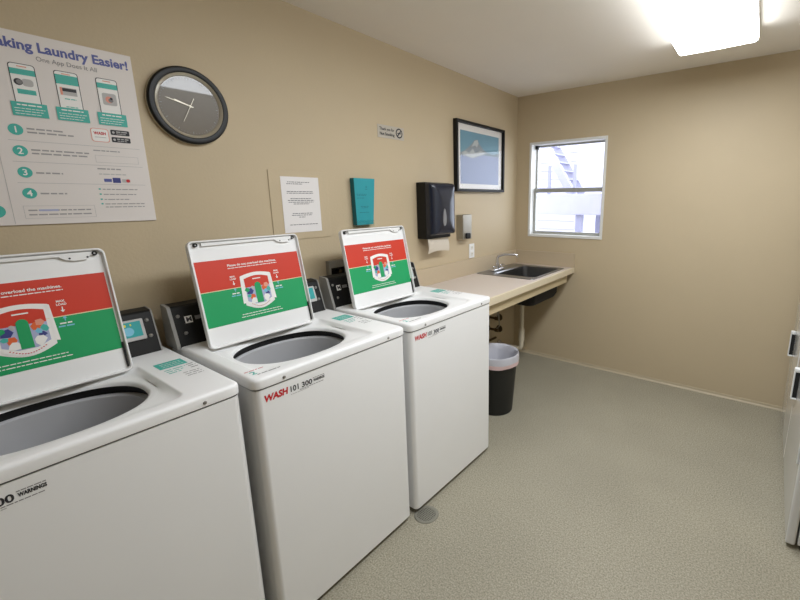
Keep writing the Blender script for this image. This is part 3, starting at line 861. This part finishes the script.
# ------------------------------------------------------------------ left wall: poster
PY0, PY1, PZ0, PZ1 = 0.145, 1.058, 1.470, 2.062
po = thing('poster', 'large white how-to poster with teal blocks above the nearest washer', 'poster', (0.0005, PY0, PZ0))
b = MB(); b.box((0, 0, 0), (0.006, PY1-PY0, PZ1-PZ0), 'poster', 0.001); b.build('board', po)
PP = (V((0.006, -PY0, -PZ0)), V((0, 1, 0)), V((0, 0, 1)), V((1, 0, 0)))
b = MB(); h = 0.0006; h2 = 0.001
b.text('Making Laundry Easier!', 1.043-0.352, 2.012, 0.040, 'p_title', PP, h, 'LEFT', 0.0013, width=0.352)
b.text('One App Does It All', 0.802, 1.985, 0.020, 'p_grey', PP, h, 'LEFT', 0, width=0.150)
b.build('title', po, weld=0)
b = MB()
for i, (c, kind) in enumerate(((0.765, 0), (0.868, 1), (0.974, 2))):
    y0, y1 = c-0.030, c+0.030
    b.poly(rrect(y0, y1, 1.835, 1.968, 0.008, 4), 'p_dark', PP, h)
    b.poly(rrect(y0+0.002, y1-0.002, 1.837, 1.966, 0.007, 4), 'printwhite', PP, h2)
    b.rect(y0+0.002, 1.935 if kind != 1 else 1.927, y1-0.002, 1.952 if kind != 1 else 1.956, 'p_teal', PP, h2+0.0003)
    b.rect(c-0.011, 1.958, c+0.011, 1.961, 'p_pink', PP, h2+0.0003)
    if kind == 0:
        b.disc(c-0.014, 1.913, 0.010, 'p_dark', PP, h2+0.0004); b.disc(c-0.012, 1.913, 0.007, 'p_grey', PP, h2+0.0006)
        b.poly(rrect(c-0.006, c+0.020, 1.902, 1.924, 0.008, 4), 'p_lgrey', PP, h2+0.0003)
        b.rect(c-0.020, 1.878, c+0.022, 1.892, 'p_teal', PP, h2+0.0003)
    elif kind == 1:
        b.rect(c-0.022, 1.893, c+0.020, 1.917, 'p_lgrey', PP, h2+0.0003); b.rect(c-0.016, 1.905, c+0.019, 1.915, 'p_dark', PP, h2+0.0005)
        b.rect(c-0.022, 1.893, c-0.016, 1.917, 'p_pink', PP, h2+0.0006)
        for z in (1.880, 1.855): b.dashes(c-0.014, c+0.016, z, 0.004, 'p_teal', PP, h2+0.0003, int(z*1000))
    else:
        b.poly(rrect(c-0.019, c+0.021, 1.880, 1.920, 0.006, 4), 'p_lgrey', PP, h2+0.0003)
        b.disc(c, 1.899, 0.011, 'p_pink', PP, h2+0.0005); b.disc(c+0.004, 1.897, 0.007, 'p_grey', PP, h2+0.0007); b.disc(c+0.006, 1.903, 0.004, 'p_dark', PP, h2+0.0009)
    b.rect(c-0.041, 1.811, c+0.041, 1.853, 'p_teal', PP, h2+0.001)
    b.dashes(c-0.028, c+0.028, 1.843, 0.005, 'printwhite', PP, h2+0.0013, 100+i)
    for k in range(3): b.dashes(c-0.035, c+0.035-0.006*k, 1.833-0.008*k, 0.0035, 'printwhite', PP, h2+0.0013, 110+3*i+k, 0.5)
b.build('phone_pictures', po, weld=0)
b = MB()
for n_, z, ls in (('1', 1.768, ((0.747, 0.832, 1.771), (0.747, 0.858, 1.760))), ('2', 1.703, ((0.747, 0.890, 1.706), (0.747, 0.884, 1.695))),
                  ('3', 1.637, ((0.747, 0.812, 1.634),)), ('4', 1.571, ((0.747, 0.812, 1.568),))):
    b.disc(0.722, z, 0.017, 'p_teal', PP, h, 28)
    b.text(n_, 0.722, z-0.009, 0.027, 'printwhite', PP, h2, 'CENTER', 0.0004)
    for k, (a0, a1, zz) in enumerate(ls): b.dashes(a0, a1, zz, 0.0075, 'p_mid', PP, h, 130+k+int(z*100), 0.62)
for z in (1.735, 1.670, 1.604): b.rect(0.700, z-0.0007, 1.040, z+0.0007, 'p_lgrey', PP, h)
b.rect(0.674, 1.474, 0.6755, 1.735, 'p_lgrey', PP, h)
def outline(a0, b0, a1, b1, t, m_):
    b.rect(a0, b0, a1, b0+t, m_, PP, h); b.rect(a0, b1-t, a1, b1, m_, PP, h); b.rect(a0, b0, a0+t, b1, m_, PP, h); b.rect(a1-t, b0, a1, b1, m_, PP, h)
outline(0.700, 1.490, 0.878, 1.531, 0.001, 'p_lgrey'); outline(0.905, 1.680, 1.030, 1.705, 0.001, 'p_lgrey')
b.dashes(0.710, 0.870, 1.514, 0.006, 'p_mid', PP, h, 150); b.dashes(0.710, 0.866, 1.500, 0.006, 'p_mid', PP, h, 151)
b.rect(0.735, 1.513, 0.782, 1.519, 'p_lav', PP, h2)
b.dashes(0.903, 0.978, 1.719, 0.005, 'p_mid', PP, h, 152); b.dashes(0.905, 0.972, 1.656, 0.006, 'p_mid', PP, h, 153); b.dashes(0.907, 0.985, 1.638, 0.005, 'p_lgrey', PP, h, 154)
b.rect(0.918, 1.613, 0.940, 1.624, 'p_title', PP, h); b.rect(0.943, 1.610, 0.966, 1.628, 'p_blue', PP, h); b.rect(0.970, 1.612, 0.994, 1.624, 'p_lgrey', PP, h); b.disc(0.988, 1.618, 0.006, 'p_red', PP, h2)
for k, (z, a1) in enumerate(((1.585, 1.012), (1.567, 1.006), (1.549, 0.985), (1.533, 1.030), (1.522, 1.028))):
    if k < 4: b.rect(0.898, z, 0.904, z+0.005, 'p_teal', PP, h)
    b.dashes(0.909, a1, z, 0.0055, 'p_mid', PP, h, 160+k, 0.6)
# teal footer on the left column, mostly outside the photo
b.disc(0.640, 1.515, 0.02, 'p_teal', PP, h)
b.build('steps_print', po, weld=0)
b = MB()
b.poly(rrect(0.905, 0.955, 1.751, 1.797, 0.008, 4), 'p_pink', PP, h); b.poly(rrect(0.907, 0.953, 1.753, 1.795, 0.007, 4), 'printwhite', PP, h2)
b.text('WASH', 0.930, 1.776, 0.013, 'p_red', PP, h2+0.0003, 'CENTER', 0.0006, width=0.034)
b.rect(0.914, 1.766, 0.946, 1.768, 'p_lgrey', PP, h2+0.0003)
for z in (1.779, 1.754):
    b.poly(rrect(0.961, 1.016, z, z+0.018, 0.003, 3), 'p_dark', PP, h)
    b.disc(0.969, z+0.009, 0.004, 'p_lgrey', PP, h2, 10); b.dashes(0.977, 1.010, z+0.010, 0.005, 'p_lgrey', PP, h2, int(z*1000)); b.dashes(0.977, 1.005, z+0.004, 0.003, 'p_lgrey', PP, h2, int(z*900))
b.build('app_badges', po, weld=0)

# ------------------------------------------------------------------ wall clock
ck = thing('wall_clock', 'round black wall clock with dark bronze dial', 'clock', (0.0005, 1.232, 1.919))
b = MB(); b.lathe([(0.138, 0.0), (0.147, 0.003), (0.149, 0.009), (0.1475, 0.016)], (0, 0, 0), 'silver', 64, 'x', caps=(True, False)); b.build('back_case', ck)
b = MB(); b.lathe([(0.147, 0.015), (0.146, 0.022), (0.141, 0.027), (0.132, 0.028), (0.125, 0.026), (0.123, 0.020)], (0, 0, 0), 'clock_rim', 64, 'x'); b.build('rim', ck)
b = MB(); b.lathe([(0.1245, 0.022), (0.1225, 0.026), (0.114, 0.021), (0.111, 0.016)], (0, 0, 0), 'silver', 64, 'x'); b.build('bezel', ck)
PK = plane_x(0.0165)
b = MB(); b.disc(0, 0, 0.1125, 'clock_face', PK, 0, 64)
for k in range(60):
    a = 2*math.pi*k/60; r1, r2 = (0.098, 0.106) if k % 5 == 0 else (0.102, 0.106); wd = 0.0013 if k % 5 == 0 else 0.0006
    ca, sa = math.cos(a), math.sin(a)
    b.poly([(r1*ca-wd*sa, r1*sa+wd*ca), (r2*ca-wd*sa, r2*sa+wd*ca), (r2*ca+wd*sa, r2*sa-wd*ca), (r1*ca+wd*sa, r1*sa-wd*ca)], 'p_grey', PK, 0.0005)
b.build('dial', ck, weld=0)
def hand(name, deg, l, tail, wd, hgt):
    a = math.radians(90-deg); ca, sa = math.cos(a), math.sin(a)
    q = MB()
    pts = [(-tail, -wd), (l*0.9, -wd*0.7), (l, 0), (l*0.9, wd*0.7), (-tail, wd)]
    pts = [(x*ca-y*sa, x*sa+y*ca) for x, y in pts]
    o_, u_, v_, n_ = PK
    q.loft([[o_+u_*x+v_*y+n_*hgt for x, y in pts], [o_+u_*x+v_*y+n_*(hgt+0.001) for x, y in pts]], 'silver', False, True, True)
    q.disc(0, 0, wd*2.2, 'silver', PK, hgt+0.0011, 14)
    return q.build(name, ck)
hand('hour_hand', 288, 0.060, 0.010, 0.0022, 0.001)
hand('minute_hand', 284, 0.088, 0.012, 0.0016, 0.0025)
hand('second_hand', 207, 0.072, 0.035, 0.0008, 0.004)

# ------------------------------------------------------------------ notices on the wall
tr = MB()
tr.box((0.0005, 0, 0), (0.0045, 0.335, 0.345), 'wall', 0.002)
o = tr.build('access_panel', None, (0, 1.538, 1.345)); tag(o, 'beige painted-over access panel behind the white paper notice', 'panel')
nt_ = thing('paper_notice', 'white printed paper notice on the painted-over panel', 'notice', (0.005, 1.598, 1.381))
b = MB(); b.box((0, 0, 0), (0.0012, 0.216, 0.2794), 'paper'); b.build('sheet', nt_)
PN = plane_x(0.0013)
kk = 200
for para in (((0.252, 0.035, 0.160), (0.243, 0.030, 0.120)), ((0.205, 0.028, 0.178), (0.197, 0.028, 0.178)), ((0.170, 0.045, 0.165), (0.161, 0.030, 0.180), (0.152, 0.033, 0.176), (0.143, 0.060, 0.150)),
             ((0.095, 0.050, 0.165), (0.086, 0.045, 0.160), (0.076, 0.085, 0.122)), ((0.038, 0.030, 0.192),)):
    b = MB()
    for z, a0, a1 in para:
        b.dashes(a0, a1, z, 0.0055, 'p_dark', PN, 0.0004, kk, 0.5); kk += 1
    b.build('printed_paragraph', nt_, weld=0)
br = thing('leaflet_holder', 'teal leaflets in a clear wall holder between notice and towel dispenser', 'leaflet holder', (0.0005, 2.026, 1.385))
b = MB()
def taper(x0, x1, y0b, y1b, y0t, y1t, z0, z1, m_):
    b.add([(x0, y0b, z0), (x1, y0b, z0), (x1, y1b, z0), (x0, y1b, z0), (x0, y0t, z1), (x1, y0t, z1), (x1, y1t, z1), (x0, y1t, z1)],
          [[0, 3, 2, 1], [4, 5, 6, 7], [0, 1, 5, 4], [2, 3, 7, 6], [3, 0, 4, 7]], 'teal_paper_dark' if m_ else 'teal_paper')
    b.add([(x1, y0b, z0), (x1, y1b, z0), (x1, y1t, z1), (x1, y0t, z1)], [[0, 1, 2, 3]], 'teal_paper')
taper(0.004, 0.038, 0.006, 0.132, 0.0, 0.158, 0.014, 0.282, True)
PB = plane_x(0.0382)
rnd = random.Random(12)
for k, (z, a0, a1) in enumerate(((0.235, 0.085, 0.095), (0.228, 0.083, 0.097), (0.219, 0.080, 0.096), (0.190, 0.015, 0.09), (0.183, 0.02, 0.085), (0.168, 0.016, 0.07), (0.120, 0.04, 0.10), (0.112, 0.045, 0.095), (0.085, 0.03, 0.10))):
    b.dashes(a0, a1, z, 0.006, 'teal_paper_dark', PB, 0.0004, 220+k, 0.45)
b.build('leaflets', br, weld=0)
b = MB(); b.box((0.0, 0.002, 0.002), (0.003, 0.136, 0.16), 'acrylic'); b.box((0.040, 0.002, 0.002), (0.0425, 0.136, 0.04), 'acrylic'); b.box((0.003, 0.002, 0.002), (0.040, 0.136, 0.006), 'acrylic')
b.build('clear_pocket', br, weld=0)
sg = thing('no_smoking_sign', 'small white no-smoking sticker left of the framed picture', 'sign', (0.0005, 2.262, 1.919))
b = MB(); b.box((0, 0, 0), (0.002, 0.228, 0.076), 'sticker', 0.0005); b.build('plate', sg)
PS = plane_x(0.0021)
b = MB()
b.text('Thank you for', 0.016, 0.045, 0.024, 'p_dark', PS, 0.0004, 'LEFT', 0.0006, width=0.125)
b.text('Not Smoking', 0.016, 0.016, 0.024, 'p_dark', PS, 0.0004, 'LEFT', 0.0008, width=0.125)
b.disc(0.184, 0.040, 0.030, 'p_dark', PS, 0.0004, 30); b.disc(0.184, 0.040, 0.022, 'sticker', PS, 0.0007, 30)
b.rect(0.168, 0.036, 0.200, 0.043, 'p_dark', PS, 0.001)
b.poly([(0.164, 0.024), (0.170, 0.019), (0.205, 0.056), (0.199, 0.061)], 'p_dark', PS, 0.0013)
b.build('print', sg, weld=0)

# ------------------------------------------------------------------ framed picture
fr = thing('framed_picture', 'black framed picture of a snowy mountain over a blue lower half, window reflection painted in', 'picture', (0.0005, 3.024, 1.604))
FW, FH = 0.716, 0.532
b = MB(); fwid = 0.022; dpt = 0.036
b.box((0, 0, 0), (dpt, fwid, FH), 'pic_frame', 0.003); b.box((0, FW-fwid, 0), (dpt, FW, FH), 'pic_frame', 0.003)
b.box((0, fwid, 0), (dpt, FW-fwid, fwid), 'pic_frame', 0.003); b.box((0, fwid, FH-fwid), (dpt, FW-fwid, FH), 'pic_frame', 0.003)
b.box((0, fwid-0.004, fwid-0.004), (0.012, FW-fwid+0.004, FH-fwid+0.004), 'matte_black'); b.build('frame', fr, weld=0)
PM = plane_x(0.0122)
b = MB(); b.rect(fwid-0.003, fwid-0.003, FW-fwid+0.003, FH-fwid+0.003, 'mat_board', PM, 0.0005); b.build('mat', fr)
M['pr_sky'] = mat('print sky blue', (104, 148, 166), rough=0.6, noise=0.06, nscale=8)
M['pr_reflection'] = mat('print blue reflection', (112, 126, 164), rough=0.6, noise=0.12, nscale=9)  # blue of the window's reflection painted into the print's lower half
M['pr_rock'] = mat('print rock grey', (134, 142, 146), rough=0.6, noise=0.15, nscale=25)
M['pr_snow'] = mat('print snow', (178, 182, 180), rough=0.6, noise=0.06, nscale=20)
M['pr_shore'] = mat('print far shore', (84, 106, 116), rough=0.6, noise=0.1, nscale=20)
b = MB(); p0, p1, q0, q1 = 0.072, FW-0.072, 0.062, FH-0.070
pw = p1-p0
b.rect(p0, q0, p1, q1, 'pr_sky', PM, 0.001)
b.rect(p0, q0, p1, q0+0.235, 'pr_reflection', PM, 0.0013)
b.poly([(p0, 0.295), (p0+0.10*pw, 0.315), (p0+0.2*pw, 0.345), (p0+0.27*pw, 0.372), (p0+0.34*pw, 0.405), (p0+0.42*pw, 0.412), (p0+0.47*pw, 0.375), (p0+0.56*pw, 0.345), (p0+0.66*pw, 0.322), (p0+0.74*pw, 0.315), (p0+0.6*pw, 0.302), (p0+0.3*pw, 0.262), (p0, 0.275)][::-1], 'pr_rock', PM, 0.0016)
b.poly([(p0+0.27*pw, 0.350), (p0+0.34*pw, 0.398), (p0+0.42*pw, 0.409), (p0+0.44*pw, 0.385), (p0+0.40*pw, 0.350), (p0+0.36*pw, 0.365)][::-1], 'pr_snow', PM, 0.0019)
b.poly([(p0+0.02*pw, 0.290), (p0+0.12*pw, 0.312), (p0+0.2*pw, 0.300), (p0+0.3*pw, 0.335), (p0+0.36*pw, 0.305), (p0+0.50*pw, 0.330), (p0+0.62*pw, 0.312), (p0+0.45*pw, 0.288), (p0+0.28*pw, 0.262)][::-1], 'pr_snow', PM, 0.0020)
b.poly([(p0+0.55*pw, 0.298), (p0+0.70*pw, 0.320), (p0+0.82*pw, 0.312), (p1, 0.330), (p1, 0.298)][::-1], 'pr_shore', PM, 0.0022)
b.build('print', fr, weld=0)
b = MB(); b.box((0.020, fwid-0.002, fwid-0.002), (0.022, FW-fwid+0.002, FH-fwid+0.002), 'pic_glass'); b.build('glass', fr)

# ------------------------------------------------------------------ paper towel dispenser
td = thing('towel_dispenser', 'black wall-mounted paper towel dispenser above the counter', 'towel dispenser', (0.0005, 2.592, 1.272))
TW, TH = 0.275, 0.388
b = MB(); b.box((0, 0, 0), (0.085, TW, TH), 'black', 0.006); b.build('housing', td)
b = MB()
loops = []
for x, i0, i1, zb in ((0.080, 0.002, 0.004, 0.026), (0.115, 0.003, 0.005, 0.027), (0.133, 0.010, 0.012, 0.030), (0.144, 0.025, 0.028, 0.036), (0.152, 0.048, 0.055, 0.050), (0.157, 0.075, 0.090, 0.080), (0.159, 0.105, 0.135, 0.120)):
    loops.append([(x, a, c) for a, c in rrect(i0, TW-i0, zb, TH-i1, 0.016, 6)])
b.loft(loops, 'black_gloss', True, False, True); cov = b.build('cover', td, sharp=50)
b = MB()
T_ = Matrix.Translation(V((0.1570, 0.112, 0.150)))
el = [(0.018*math.cos(t)*(1-0.25*math.sin(t)), 0.062*math.sin(t)) for t in [2*math.pi*k/24 for k in range(24)]]
b.loft([[(0, y, z) for y, z in el], [(0.006, y*0.9, z*0.95) for y, z in el]], 'p_grey', True, True, True, T=T_)
o = b.build('lock_window', cov); o['label'] = 'grey oval sight window'
b = MB()
rows = []
for k in range(7):
    t = k/6
    rows.append([(0.070+0.012*math.sin(t*2.5)+0.004*math.sin(5*s+t*3), 0.020+0.235*s, 0.014-0.118*t+0.012*math.sin(s*3)*t) for s in [i/10 for i in range(11)]])
b.loft(rows, 'towel', True, closed=False)
b.loft([[(x+0.0012, y, z) for x, y, z in r_] for r_ in rows], 'towel', True, closed=False)
o = b.build('paper_towel', td, weld=0); o['label'] = 'cream paper towel hanging out of the slot'

# ------------------------------------------------------------------ soap dispenser, outlet, valve box
so = thing('soap_dispenser', 'satin metal soap dispenser right of the black towel dispenser', 'soap dispenser', (0.0005, 3.050, 1.232))
b = MB(); b.box((0, 0, 0), (0.068, 0.120, 0.194), 'dull_steel', 0.006, 3); b.build('tank', so)
b = MB(); b.box((0.064, 0.030, 0.006), (0.084, 0.086, 0.050), 'matte_black', 0.008, 3); o = b.build('push_button', so); o['label'] = 'black push lever'
ol = thing('wall_outlet', 'white wall outlet just above the countertop', 'outlet', (0.0005, 3.222, 1.060))
b = MB(); b.box((0, 0, 0), (0.006, 0.076, 0.120), 'plastic', 0.003); b.build('cover_plate', ol)
for z in (0.034, 0.086):
    b = MB(); b.box((0.005, 0.021, z-0.016), (0.0085, 0.055, z+0.016), 'offwhite', 0.003)
    b.rect(0.030, z-0.004, 0.0325, z+0.007, 'p_dark', plane_x(0.0088), 0); b.rect(0.044, z-0.004, 0.0465, z+0.007, 'p_dark', plane_x(0.0088), 0)
    b.build('socket', ol)
vb = thing('valve_box', 'small grey valve box on the wall behind the washer beside the counter', 'valve box', (0.0005, 1.825, 1.085))
b = MB()
b.box((0, 0, 0), (0.03, 0.012, 0.125), 'valve_box'); b.box((0, 0.118, 0), (0.03, 0.13, 0.125), 'valve_box'); b.box((0, 0.012, 0), (0.03, 0.118, 0.012), 'valve_box'); b.box((0, 0.012, 0.085), (0.03, 0.118, 0.125), 'valve_box')
b.box((0, 0.012, 0.012), (0.004, 0.118, 0.085), 'matte_black'); b.build('housing', vb, weld=0)
b = MB(); b.tube([(0.004, 0.075, 0.06), (0.028, 0.075, 0.06)], 0.012, 'brass', 10); b.build('valve', vb)
